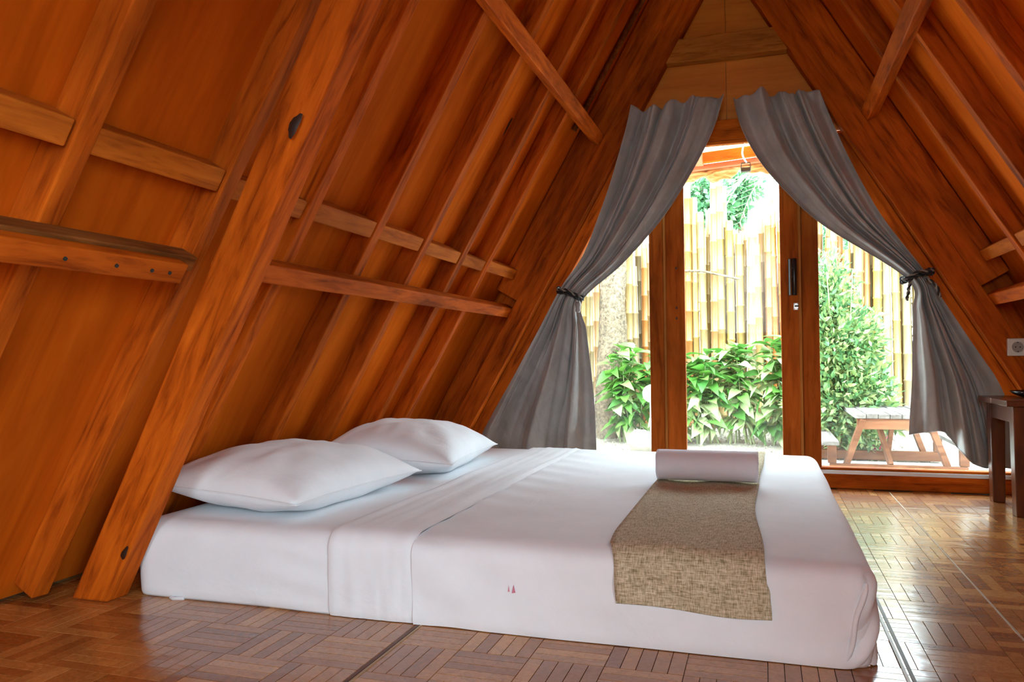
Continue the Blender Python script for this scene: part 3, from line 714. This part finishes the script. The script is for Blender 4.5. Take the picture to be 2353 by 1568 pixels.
rope(cr, .072, .056, 'black twisted cord with loose ends tied round the curtain beside the small table', [[onY(2092, 646, 4.39), onY(2088, 665, 4.39), onY(2084, 690, 4.39)], [onY(2128, 640, 4.39), onY(2150, 655, 4.38), onY(2160, 682, 4.38)]], .30)

# ------------------------------------------------------------------ small table, dish, socket
tb = thing('side_table', (1.21, 4.17, 0), 'small dark wooden table standing before the right curtain', 'table')
TX0, TX1, TY0, TY1, TZ = 1.02, 1.40, 3.90, 4.345, .505
for y0, y1 in ((TY0 - .015, 4.123), (4.126, TY1 + .01)):
    MB().box(TX0 - .02, TX1, y0, y1, TZ - .026, TZ).build('top_board', M['table'], tb, bevel=.004)
for x in (TX0 + .01, TX1 - .075):
    for y in (TY0 + .005, TY1 - .075):
        MB().hexa([(x + a * .065 + (.006 if z == 0 else 0) * (1 if a == 0 else -1), y + b * .065, z) for z in (0, TZ - .0265) for b in (0, 1) for a in (0, 1)]).build('leg', M['table'], tb, bevel=.004)
MB().box(TX0 + .018, TX0 + .040, TY0 + .0705, TY1 - .0755, TZ - .1, TZ - .0268).build('apron', M['table'], tb, bevel=.002)
MB().box(TX0 + .0755, TX1 - .0755, TY0 + .012, TY0 + .034, TZ - .1, TZ - .0268).build('apron', M['table'], tb, bevel=.002)
ds = thing('dish', (1.22, 4.17, TZ), 'black shallow dish on the small dark table', 'dish')
MB().lathe([(0, .001), (.08, .001), (.115, .016), (.13, .030), (.126, .031), (.11, .019), (.078, .006), (0, .006)], (1.22, 4.17, TZ), 28).build('bowl', M['black'], ds)
pp = thing('paper_slip', (1.20, 4.13, TZ + .02), 'white paper slip resting in the black dish', 'paper')
MB().hexa([(1.115 + a * .17, 4.09 + b * .05 + a * .03, TZ + .026 + a * .006 + z * .0015) for z in (0, 1) for b in (0, 1) for a in (0, 1)]).build('sheet', M['white_metal'], pp)
sk = onY(2336, 798, 4.448)
ps = thing('power_socket', sk, 'ivory square power socket on the timber near the right curtain', 'socket')
h = .043; yb = 4.4495
MB().box(sk.x - h, sk.x + h, yb - .022, yb, sk.z - h, sk.z + h).build('plate', M['plastic'], ps, bevel=.004); plate = ps.children[0]
AXY = Matrix.Rotation(R(90), 3, 'X')
MB().lathe([(.026, .0), (.029, .0), (.029, .0025), (.026, .0025), (.026, 0)], (sk.x, yb - .022, sk.z), 28, ax=AXY).build('rim', M['plastic'], plate)
MB().lathe([(.0, .0006), (.0258, .0006)], (sk.x, yb - .022, sk.z), 28, ax=AXY).build('recess', plain('socket_recess', (.30, .29, .25), .5), ps)
for dx in (-.0095, .0095):
    MB().lathe([(0, .0012), (.003, .0012), (.003, 0)], (sk.x + dx, yb - .022, sk.z), 12, ax=AXY).build('pin_hole', M['void'], plate)
for dz in (-.0225, .0225):
    MB().box(sk.x - .003, sk.x + .003, yb - .0245, yb - .0222, sk.z + dz - .002, sk.z + dz + .002).build('earth_clip', M['void'], plate)

# ------------------------------------------------------------------ outside
def veg(name, cols, rough=.45, trans=.25, rnd=True):
    m, nt, b = newmat(name); oi = N(nt, 'ShaderNodeObjectInfo'); geo = N(nt, 'ShaderNodeNewGeometry')
    ad = N(nt, 'ShaderNodeMath', operation='ADD'); fr = N(nt, 'ShaderNodeMath', operation='FRACT')
    nt.links.new(geo.outputs['Random Per Island'], ad.inputs[0]); nt.links.new(oi.outputs['Random'], ad.inputs[1]); nt.links.new(ad.outputs[0], fr.inputs[0])
    c = ramp(nt, fr.outputs[0], [(k / (len(cols) - 1), v) for k, v in enumerate(cols)])
    nt.links.new(c, b.inputs['Base Color']); b.inputs['Roughness'].default_value = rough
    out = nt.nodes['Material Output']; tl = N(nt, 'ShaderNodeBsdfTranslucent'); nt.links.new(c, tl.inputs[0])
    mx = N(nt, 'ShaderNodeMixShader'); mx.inputs[0].default_value = trans; nt.links.new(b.outputs[0], mx.inputs[1]); nt.links.new(tl.outputs[0], mx.inputs[2]); nt.links.new(mx.outputs[0], out.inputs[0])
    return m
M['leaf'] = veg('broad_leaf', [(.045, .15, .018), (.075, .22, .03), (.14, .31, .05), (.05, .18, .035)])
M['leaf_pale'] = veg('pale_leaf', [(.21, .34, .09), (.32, .42, .16), (.42, .48, .25)])
M['small_leaf'] = veg('small_leaf', [(.035, .11, .035), (.08, .20, .06), (.20, .30, .085), (.31, .37, .14), (.06, .15, .06)])
M['tree_leaf'] = veg('tree_leaf', [(.05, .16, .07), (.10, .25, .10), (.20, .36, .16)])
M['palm'] = veg('palm_leaf', [(.45, .55, .25), (.60, .66, .40), (.36, .48, .18)])
M['stem'] = plain('green_stem', (.22, .26, .10), .6, vary=.3); M['bark'] = plain('shaggy_bark', (.25, .18, .11), .9, bumpy=(30, .9, .03), vary=.75)
M['rock'] = plain('pale_rock', (.26, .23, .17), .85, bumpy=(7, .6, .03), vary=.25)
M['soil'] = plain('garden_ground', (.40, .35, .27), .95, bumpy=(60, .8, .02), vary=.5)
M['path'] = plain('pale_concrete', (.78, .77, .74), .8, bumpy=(14, .2, .01), vary=.15)
def bamboo_mat():
    m, nt, b = newmat('dry_bamboo'); oi = N(nt, 'ShaderNodeObjectInfo')
    base = ramp(nt, oi.outputs['Random'], [(0, (.26, .16, .04)), (.2, (.30, .205, .07)), (.4, (.25, .205, .105)), (.55, (.36, .20, .035)), (.7, (.19, .115, .05)), (.85, (.33, .115, .016)), (1, (.27, .215, .11))])
    n = noise_tex(nt, mapping(nt, scale=(14, 14, 1.6)), 1.5, 6, .65)
    c = mixc(nt, 1.0, base, ramp(nt, n, [(.3, (.62, .55, .48)), (.6, (1, 1, 1))]), 'MULTIPLY')
    nt.links.new(c, b.inputs['Base Color']); b.inputs['Roughness'].default_value = .4; return m
M['bamboo'] = bamboo_mat()
def gz(y): return -.2 + max(0, y - 7.2) * .10
ground = MB()
gy = [4.0, 5.0, 6.0, 7.2, 7.8, 8.6, 10, 14, 20, 40]
ground.grid([[(x, y, gz(min(y, 10)) + .012 * noise.noise(Vector((x, y, 0)))) for x in (-30, -12, -6, -3, -2, -1, 0, 1, 2, 3, 4, 6, 12, 30)] for y in gy])
tag(ground.build('garden_ground', M['soil'], fix=False), 'pale gravelly soil of the garden beyond the glass', 'ground', kind='structure')
tag(MB().grid([[(x, y, -.3) for x in (-40, 40)] for y in (-40, 4.6)]).build('yard_ground', M['path'], fix=False), 'pale ground behind and beside the cabin', 'ground', kind='structure')
tag(MB().box(-3.2, 3.2, 5.0, 7.05, -.26, -.175).build('garden_path', M['path'], bevel=.01), 'pale concrete path just outside the garden door', 'path', kind='structure')
# gravel: uncountable
gv = MB()
for k in range(2600):
    x = random.uniform(-2.4, 2.6); y = random.uniform(7.06, 8.4); z = gz(y); r = random.uniform(.008, .026)
    a = random.random() * 6.3; c = Vector((x, y, z))
    vs = [c + Vector((math.cos(a + i * 2.09) * r, math.sin(a + i * 2.09) * r, -.004)) for i in range(3)] + [c + Vector((0, 0, r * .7))]
    gv.add(vs, [(0, 1, 3), (1, 2, 3), (2, 0, 3)])
tag(gv.build('gravel', M['rock'], fix=False), 'loose pale gravel and litter under the broad-leaved shrubs', 'gravel', kind='stuff')

# bamboo fence
fence = thing('bamboo_fence', (0, 8.6, gz(8.6)), 'tall fence of upright dry bamboo poles behind the shrubs', 'fence')
def pole_mesh(hh, r):
    prof = [(0, 0)]; z = 0; prof.append((r, 0))
    while z < hh - .3:
        z += random.uniform(.26, .34); prof += [(r * .97, z - .012), (r * 1.10, z - .004), (r * 1.06, z + .004), (r * .96, z + .012)]
    prof += [(r * .93, hh), (r * .7, hh), (r * .7, hh - .06), (0, hh - .06)]
    return MB().lathe(prof, n=10).mesh('bamboo_pole', M['bamboo'])
PM_ = [pole_mesh(hh, r) for hh, r in ((2.3, .046), (2.4, .040), (2.55, .050), (2.7, .038), (2.9, .044), (2.2, .042))]
def poles(p0, p1, step, jy=.02, lo=0, hi=6):
    a = Vector(p0); b = Vector(p1); L = (b - a).length; s = 0
    while s < L:
        q = a.lerp(b, s / L); q.y += random.uniform(-jy, jy); q.z = gz(q.y) - random.uniform(.02, .45)
        rot = Matrix.Rotation(random.uniform(-.014, .014), 3, 'X') @ Matrix.Rotation(random.uniform(-.018, .018), 3, 'Y') @ Matrix.Rotation(random.random() * 6, 3, 'Z')
        inst('bamboo_pole', random.choice(PM_[lo:hi]), fence, q, rot.to_quaternion()); s += step * random.uniform(.85, 1.2)
poles((-1.75, 8.6, 0), (1.75, 8.6, 0), .088); poles((-1.7, 8.74, 0), (1.8, 8.74, 0), .095, .03)
poles((-2.45, 6.7, 0), (-1.8, 8.55, 0), .085); poles((1.80, 8.5, 0), (3.0, 7.5, 0), .085, lo=2, hi=5)
MB().tube([(-1.05, 8.50, 1.62), (-.6, 8.49, 1.60), (-.22, 8.50, 1.50)], .012, 8).build('cross_rod', M['bark'], fence)

# tree trunk with shaggy bark
tp = onY(1398, 985, 8.05)
tt = thing('tree_trunk', (tp.x, 8.05, gz(8.05)), 'shaggy pale brown tree trunk standing between the curtain and the door post', 'tree')
pts = []; n = 26; mb = MB(); rings = []
for i in range(n + 1):
    t = i / n; z = gz(8.05) - .05 + t * 3.1; cx = tp.x + .20 * t * t + .03 * math.sin(t * 5); cy = 8.05; r = lerp(.17, .10, t ** .8)
    ring = []
    for k in range(20):
        a = 2 * math.pi * k / 20; rr = r * (1 + .22 * noise.noise(Vector((math.cos(a) * 2.2, math.sin(a) * 2.2, z * 3.5))) + .12 * noise.noise(Vector((math.cos(a) * 6, math.sin(a) * 6, z * 9))))
        ring.append((cx + rr * math.cos(a), cy + rr * math.sin(a), z))
    rings.append(ring + [ring[0]])
mb.grid(rings).build('trunk', M['bark'], tt, fix=False)
fb = MB()
for k in range(500):
    t = random.random(); z = gz(8.05) + t * 3.0; a = random.uniform(math.pi, 2 * math.pi); r = lerp(.17, .10, t ** .8) * 1.03; cx = tp.x + .20 * t * t + .03 * math.sin(t * 5)
    p = Vector((cx + r * math.cos(a), 8.05 + r * math.sin(a), z)); d = Vector((math.cos(a) * .5 + random.uniform(-.4, .4), math.sin(a) * .5, random.uniform(-1, .7))).normalized()
    sd_ = Vector((-math.sin(a), math.cos(a), 0)) * random.uniform(.003, .008); L = random.uniform(.03, .09)
    fb.add([p - sd_, p + sd_, p + d * L], [(0, 1, 2)])
o = fb.build('bark_fibres', M['bark'], tt, fix=False); o['kind'] = 'stuff'

# broad-leaved shrubs, every leaf a piece
def leaf_mesh(name, mat, L, Wd, droop, fold=.25):
    rows = []
    for i in range(6):
        t = i / 5; w = Wd * math.sin(math.pi * min(1, t * 1.0) ** .8) * (1 - .25 * t) if 0 < i < 5 else Wd * .02
        x = L * (t - .05 * droop * t * t); z = -droop * L * t * t + .03 * L * math.sin(t * 5)
        rows.append([(x, -w, z + w * fold), (x, -w * .45, z + w * fold * .3), (x, 0, z), (x, w * .45, z + w * fold * .3), (x, w, z + w * fold)])
    return MB().grid(rows).mesh(name, mat)
LM = [leaf_mesh('leaf', M['leaf'], .20, .060, d) for d in (.15, .4, .7)] + [leaf_mesh('leaf', M['leaf_pale'], .19, .056, d) for d in (.5, .8)]
def broadleaf(x, y, hh, nst, nlv, spread, label, pale=.4):
    z0 = gz(y); sh = thing('broadleaf_shrub', (x, y, z0), label, 'shrub', 'broad-leaved shrubs along the fence')
    cnt = 0
    for s in range(nst):
        a = random.random() * 6.28; top = Vector((x + math.cos(a) * spread * random.uniform(.3, 1), y + math.sin(a) * spread * .6 * random.uniform(.2, 1), z0 + hh * random.uniform(.72, 1)))
        base = Vector((x + random.uniform(-.12, .12), y + random.uniform(-.06, .06), z0 - .02)); mid = base.lerp(top, .5) + Vector((random.uniform(-.05, .05), random.uniform(-.04, .04), .05))
        P = [tuple(base), tuple(mid), tuple(top)]
        MB().tube([curve_at(P, i / 6) for i in range(7)], [.010, .009, .008, .008, .006, .005, .003], 5).build('stem', M['stem'], sh)
        m = nlv // nst
        for k in range(m):
            t = lerp(.22, 1.0, (k + random.random() * .5) / m); q = Vector(curve_at(P, t)); az = k * 2.4 + random.uniform(-.5, .5) + a
            if math.sin(az) > .3 and random.random() < .6: az = -az
            el = lerp(-.25, .55, t) + random.uniform(-.3, .3)
            rot = Matrix.Rotation(az, 3, 'Z') @ Matrix.Rotation(-el, 3, 'Y') @ Matrix.Rotation(random.uniform(-.6, .6), 3, 'X')
            pz = random.random() < pale * (1.35 - t)
            s_ = random.uniform(.75, 1.2)
            inst('leaf', random.choice(LM[3:] if pz else LM[:3]), sh, q, rot.to_quaternion(), (s_, s_ * random.uniform(.85, 1.2), s_))
hx0 = onY(1440, 900, 7.75).x
specs = [(1452, .98, 'broad-leaved green shrub between the tree trunk and the left door post', .15), (1540, .95, 'broad-leaved shrub hidden mostly by the left door post', .4),
         (1625, .92, 'broad-leaved shrub with pale lower leaves just right of the left door post', .6), (1705, .97, 'broad-leaved shrub with pale lower leaves in the middle of the door glass', .6), (1785, 1.0, 'broad-leaved shrub with pale leaves just left of the handled door post', .5)]
for px, hh, lb, pl_ in specs:
    broadleaf(onY(px, 950, 7.8).x, 7.8 + random.uniform(-.06, .06), hh, 11, 143, .27, lb, pl_)

# clipped small-leaved shrub behind the picnic table
def leafy(mb, c, rx, ry, rz, n, L, Wd, shell=.35, zmin=None):
    c = Vector(c)
    for k in range(n):
        d = Vector((random.gauss(0, 1), random.gauss(0, 1), random.gauss(0, 1))).normalized(); r = random.uniform(1 - shell, 1) * (1 + .22 * noise.noise(d * 2.3 + c))
        p = c + Vector((d.x * rx * r, d.y * ry * r, d.z * rz * r))
        if zmin is not None and p.z < zmin: continue
        t = (d + Vector((random.gauss(0, .7), random.gauss(0, .7), random.gauss(0, .7) + .2))).normalized()
        s = t.cross(Vector((random.gauss(0, 1), random.gauss(0, 1), random.gauss(0, 1)))).normalized(); nn = t.cross(s); l = L * random.uniform(.6, 1.3); w = Wd * random.uniform(.7, 1.3)
        mb.add([p, p + t * l * .45 + s * w + nn * w * .3, p + t * l, p + t * l * .45 - s * w + nn * w * .3], [(0, 1, 2), (0, 2, 3)])
rs = onY(1945, 900, 7.35); zg = gz(7.35)
rsh = thing('garden_bush', (rs.x, 7.35, zg), 'dense small-leaved bush behind the picnic table', 'shrub')
mb = MB()
leafy(mb, (rs.x - .05, 7.4, zg + .48), .46, .36, .50, 7000, .075, .018, .6, zg)
leafy(mb, (rs.x - .08, 7.42, zg + .95), .40, .30, .46, 4500, .075, .017, .7)
leafy(mb, (rs.x - .12, 7.45, zg + 1.4), .24, .22, .42, 1800, .065, .013, .8)
o = mb.build('foliage', M['small_leaf'], rsh, fix=False); o['kind'] = 'stuff'
for k in range(7):
    a = k * .9; MB().tube([(rs.x - .05, 7.4, zg), (rs.x - .06 + .1 * math.cos(a), 7.4 + .1 * math.sin(a), zg + .6), (rs.x - .1 + .25 * math.cos(a), 7.42 + .2 * math.sin(a), zg + random.uniform(1.2, 1.75))], [.014, .010, .004], 5).build('branch', M['stem'], rsh)

# rock and globe lamp at the foot of the left post
rk = onY(1470, 1000, 7.3)
mb = MB(); rings = []
for i in range(13):
    ph = math.pi * i / 12; ring = []
    for k in range(18):
        a = 2 * math.pi * k / 18; d = Vector((math.sin(ph) * math.cos(a), math.sin(ph) * math.sin(a), math.cos(ph)))
        rr = 1 + .25 * noise.noise(d * 1.6 + Vector((3, 1, 2))) + .06 * noise.noise(d * 5); ring.append(Vector((rk.x + .02 + d.x * .125 * rr, 7.3 + d.y * .11 * rr, gz(7.3) + .095 + d.z * .135 * rr)))
    rings.append(ring + [ring[0]])
rock = tag(mb.grid(rings).build('garden_rock', M['rock'], fix=False), 'rounded pale rock beside the left door post', 'rock')
lp = onY(1497, 905, 7.45)
gl = thing('globe_lamp', (lp.x, 7.45, gz(7.45)), 'white globe garden lamp half hidden behind the left door post', 'lamp')
MB().lathe([(.0, .09)] + [(.085 * math.sin(math.pi * i / 12), .085 * math.cos(math.pi * i / 12)) for i in range(1, 12)] + [(0, -.085)], (lp.x, 7.45, lp.z), 20).build('globe', plain('opal_globe', (.85, .86, .88), .3), gl)
MB().tube([(lp.x, 7.45, gz(7.45) - .02), (lp.x, 7.45, lp.z - .08)], .018, 10).build('post', M['white_metal'], gl)

# picnic table seen from its end
PY = 6.35
def pt(x, y, Y=PY): p = onY(x, y, Y); return p
a0 = pt(1963, 951); a1 = pt(2097, 951); ztop = a0.z; px0 = a0.x; pw_ = .56; pcx = px0 + pw_ / 2; LEN = 1.0
pc = thing('picnic_table', (pcx, PY + LEN / 2, gz(6.5) + .02), 'weathered wooden picnic table with attached benches outside the right window', 'table')
nb = 7; bw = pw_ / nb
for k in range(nb):
    MB().box(px0 + k * bw + .002, px0 + (k + 1) * bw - .002, PY - .02, PY + LEN, ztop - .034, ztop + random.uniform(-.003, .002)).build('top_plank', M['grey_wood'], pc, bevel=.004)
zb = gz(6.5) + .02
for yy in (PY, PY + LEN - .1):
    MB().box(px0 + .02, px0 + pw_ - .02, yy, yy + .05, ztop - .115, ztop - .0355).build('top_rail', M['red_wood'], pc, bevel=.004)
    MB().box(pcx - .46, pcx + .46, yy - .055, yy - .002, zb, zb + .075).build('bottom_rail', M['red_wood'], pc, bevel=.004)
    for sg in (-1, 1):
        MB().beam((pcx + sg * .35, yy + .02 + .005, zb + .03), (pcx + sg * (pw_ / 2 - .06), yy + .025, ztop - .04), .042, .075, up=(0, 1, 0)).build('leg', M['red_wood'], pc, bevel=.004)
zbch = ztop - .20
for sg in (-1, 1):
    MB().box(pcx + sg * .47 - .075, pcx + sg * .47 + .075, PY - .10, PY + LEN + .05, zbch - .03, zbch).build('bench', M['grey_wood'], pc, bevel=.004)
    for yy in (PY - .03, PY + LEN - .13):
        MB().box(pcx + sg * .44 - .03, pcx + sg * .44 + .03, yy, yy + .05, zb + .0755, zbch - .031).build('bench_support', M['red_wood'], pc, bevel=.003)
MB().beam((pcx - .03, PY + .06, zb + .06), (pcx - .09, PY + .35, ztop - .04), .03, .045).build('brace', M['red_wood'], pc); MB().beam((pcx + .06, PY + LEN - .16, zb + .06), (pcx + .07, PY + LEN - .4, ztop - .04), .03, .045).build('brace', M['red_wood'], pc)
# pink bin beyond the table
bp = onY(2012, 1000, 7.75)
bn = thing('waste_bin', (bp.x, 7.75, gz(7.75)), 'pink plastic bin with white print seen under the picnic table', 'bin')
zb2 = onY(2012, 985, 7.75).z
MB().lathe([(0, 0), (.085, 0), (.115, .29), (.122, .265), (.122, .285), (.112, .285), (.10, .02), (0, .02)], (bp.x, 7.75, gz(7.75)), 24).build('body', plain('pink_plastic', (.50, .03, .11), .4), bn)
for k, (dx, dz, w, hh) in enumerate(((-.055, .20, .02, .035), (-.02, .205, .022, .03), (.02, .2, .018, .036), (.05, .205, .02, .028), (-.03, .07, .03, .05), (.035, .06, .035, .06))):
    a = -math.pi / 2 + dx / .10; r = .101 + (dz / .26) * .022
    vs = []
    for i in range(4):
        aa = a + (i / 3 - .5) * w / .10; vs += [(bp.x + math.cos(aa) * r, 7.75 + math.sin(aa) * r, gz(7.75) + dz), (bp.x + math.cos(aa) * (r + .004), 7.75 + math.sin(aa) * (r + .004), gz(7.75) + dz + hh)]
    MB().add(vs, [(0, 2, 3, 1), (2, 4, 5, 3), (4, 6, 7, 5)]).build('print_mark', M['white_metal'], bn, fix=False)

# porch roof beyond the door head
PB = 5.55
def pz(x, y, Y=PB): return onY(x, y, Y)
po = thing('porch_roof', (XC, 5.2, 1.95), 'low porch roof of red beams and translucent sheet over the garden door', 'porch')
l0 = pz(1540, 396); l1 = pz(1830, 356)
MB().beam((l0.x, PB, l0.z), (l1.x, PB, l1.z), .05, .035).build('edge_beam', plain('terracotta_paint', (.50, .15, .06), .5), po, bevel=.003)
MB().beam((l0.x, PB - .06, l0.z + .05), (l1.x, PB - .06, l1.z + .05), .05, .07).build('cross_beam', M['beam_x'], po, bevel=.004)
for px in (1608, 1747):
    c = pz(px, 385); MB().beam((c.x, PB - .02, l0.z + (l1.z - l0.z) * (c.x - l0.x) / (l1.x - l0.x) + .04), (c.x - .02, 4.62, 2.20), .055, .07).build('porch_rafter', plain('terracotta_wood', (.52, .17, .07), .5), po, bevel=.003)
_m, _nt, _b = newmat('stained_sheet'); _n = noise_tex(_nt, mapping(_nt, scale=(2, 6, 2)), 3, 6, .6, 1.0)
_c = ramp(_nt, _n, [(.3, (.50, .46, .28)), (.5, (.80, .78, .66)), (.7, (.90, .90, .86))]); _nt.links.new(_c, _b.inputs['Base Color'])
_tl = N(_nt, 'ShaderNodeBsdfTranslucent'); _nt.links.new(_c, _tl.inputs[0]); _mx = N(_nt, 'ShaderNodeMixShader'); _mx.inputs[0].default_value = .75
_nt.links.new(_b.outputs[0], _mx.inputs[1]); _nt.links.new(_tl.outputs[0], _mx.inputs[2]); _nt.links.new(_mx.outputs[0], _nt.nodes['Material Output'].inputs[0])
rows = []
for i in range(9):
    y = lerp(5.22, 5.75, i / 8)
    rows.append([(x, y, lerp(2.20, 2.13, i / 8) + (l1.z - l0.z) / (l1.x - l0.x) * (x - XC) * i / 8 + .012 * math.sin((x) * 2 * math.pi / .14)) for x in [lerp(-1.2, .9, j / 90) for j in range(91)]])
MB().grid(rows).build('roof_sheet', _m, po, solid=.002, fix=False)
MB().tube([(l0.x, 5.30, 2.125), (l1.x, 5.30, 2.175)], .012, 8).build('conduit', M['white_metal'], po)
# live-edge fascia board
_m2, _nt, _b = newmat('live_edge_wood'); _n = noise_tex(_nt, mapping(_nt, scale=(2.2, 1, 7)), 3.2, 6, .6, 1.6)
_nt.links.new(ramp(_nt, _n, [(.32, (.13, .045, .012)), (.46, (.48, .24, .06)), (.6, (.66, .46, .20)), (.75, (.74, .66, .45))]), _b.inputs['Base Color']); _b.inputs['Roughness'].default_value = .45
rows = []
for i in range(5):
    t = i / 4; row = []
    for j in range(61):
        u = j / 60; x = lerp(l0.x, l1.x, u); zt = lerp(l0.z, l1.z, u) - .018; hh = .075 + .022 * math.sin(u * 17 + 1) + .012 * math.sin(u * 41) - .03 * u
        row.append((x, PB + .03, zt - t * hh))
    rows.append(row)
MB().grid(rows).build('fascia_board', _m2, po, solid=.025, fix=False)
lc = pz(1714, 392, PB - .08)
pl_ = thing('porch_lamp', (lc.x, PB - .1, lc.z), 'small black lamp on a curved white cable under the porch roof', 'lamp')
MB().box(lc.x - .032, lc.x + .032, PB - .13, PB - .09, lc.z - .016, lc.z + .012).build('shade', M['black'], pl_, bevel=.006)
MB().tube([(lc.x - .03, PB - .11, lc.z + .01), (lc.x - .028, PB - .11, lc.z + .045), (lc.x + .028, PB - .11, lc.z + .045), (lc.x + .03, PB - .11, lc.z + .01)], .004, 6).build('bracket', M['black'], pl_)
P = [(lc.x + .005, PB - .11, lc.z + .045), (lc.x - .02, PB - .13, lc.z + .10), (lc.x - .005, PB - .2, lc.z + .16), (lc.x + .03, PB - .3, lc.z + .20)]
MB().tube([curve_at(P, i / 16) for i in range(17)], .006, 8).build('cable', M['white_metal'], pl_)

# trees beyond the fence
def tree(x, y, hh, blobs, label, mat='tree_leaf', n=900, L=.11, Wd=.03):
    t = thing('garden_tree', (x, y, gz(10)), label, 'tree', 'trees beyond the bamboo fence')
    MB().tube([(x, y, gz(10) - .1), (x + .05, y, hh * .6), (x, y, hh)], [.09, .07, .03], 8).build('trunk', M['bark'], t)
    mb = MB()
    for bx, by, bz, r in blobs: leafy(mb, (bx, by, bz), r, r * .8, r * .8, n, L, Wd, .7)
    o = mb.build('foliage', M[mat], t, fix=False); o['kind'] = 'stuff'
def bxyz(px, py, Y, r): p = onY(px, py, Y); return (p.x, Y, p.z, r)
t1 = bxyz(1610, 440, 11.5, .42); tree(t1[0], 11.5, t1[2] + .2, [t1, bxyz(1640, 470, 11.6, .3), bxyz(1590, 490, 11.4, .25)], 'dark green tree above the fence seen at the left of the door glass')
t2 = bxyz(1698, 430, 12, .36); tree(t2[0], 12, t2[2], [t2, bxyz(1680, 490, 12, .25)], 'dark green tree above the fence in the middle of the door glass')
t3 = bxyz(1915, 610, 10.0, .5); tree(t3[0], 10.0, t3[2] + .3, [t3, bxyz(1890, 540, 10.1, .45), bxyz(1930, 700, 9.8, .45), bxyz(1905, 780, 9.7, .4)], 'feathery green tree above the small-leaved bush in the right window', n=1500, L=.12, Wd=.012)
# palm crown: fronds of leaflets
pa = onY(1775, 470, 10.6)
pm_ = thing('palm', (pa.x + .3, 10.6, gz(10)), 'pale palm with drooping fronds above the fence at the right of the door glass', 'palm tree')
MB().tube([(pa.x + .3, 10.6, gz(10)), (pa.x + .25, 10.6, pa.z + .25)], [.09, .06], 10).build('trunk', M['bark'], pm_)
for k in range(9):
    a = k * .7 + .2; mb = MB(); base = Vector((pa.x + .25, 10.6, pa.z + .25)); d = Vector((math.cos(a), math.sin(a) * .7, 0))
    mid = [base + d * (1.0 * t) + Vector((0, 0, .35 * math.sin(t * 2.6) - .55 * t * t)) for t in [i / 14 for i in range(15)]]
    mb.tube(mid, [lerp(.014, .004, i / 14) for i in range(15)], 5)
    sdv = d.cross(Vector((0, 0, 1)))
    for i in range(1, 15):
        for sg in (-1, 1):
            p = mid[i]; e = p + (sdv * sg * .9 + d * .55 + Vector((0, 0, -.35))) * .32 * (1 - .4 * i / 14); w = d * .016
            mb.add([p - w, p + w, e], [(0, 1, 2)])
    mb.build('frond', M['palm'], pm_, fix=False)
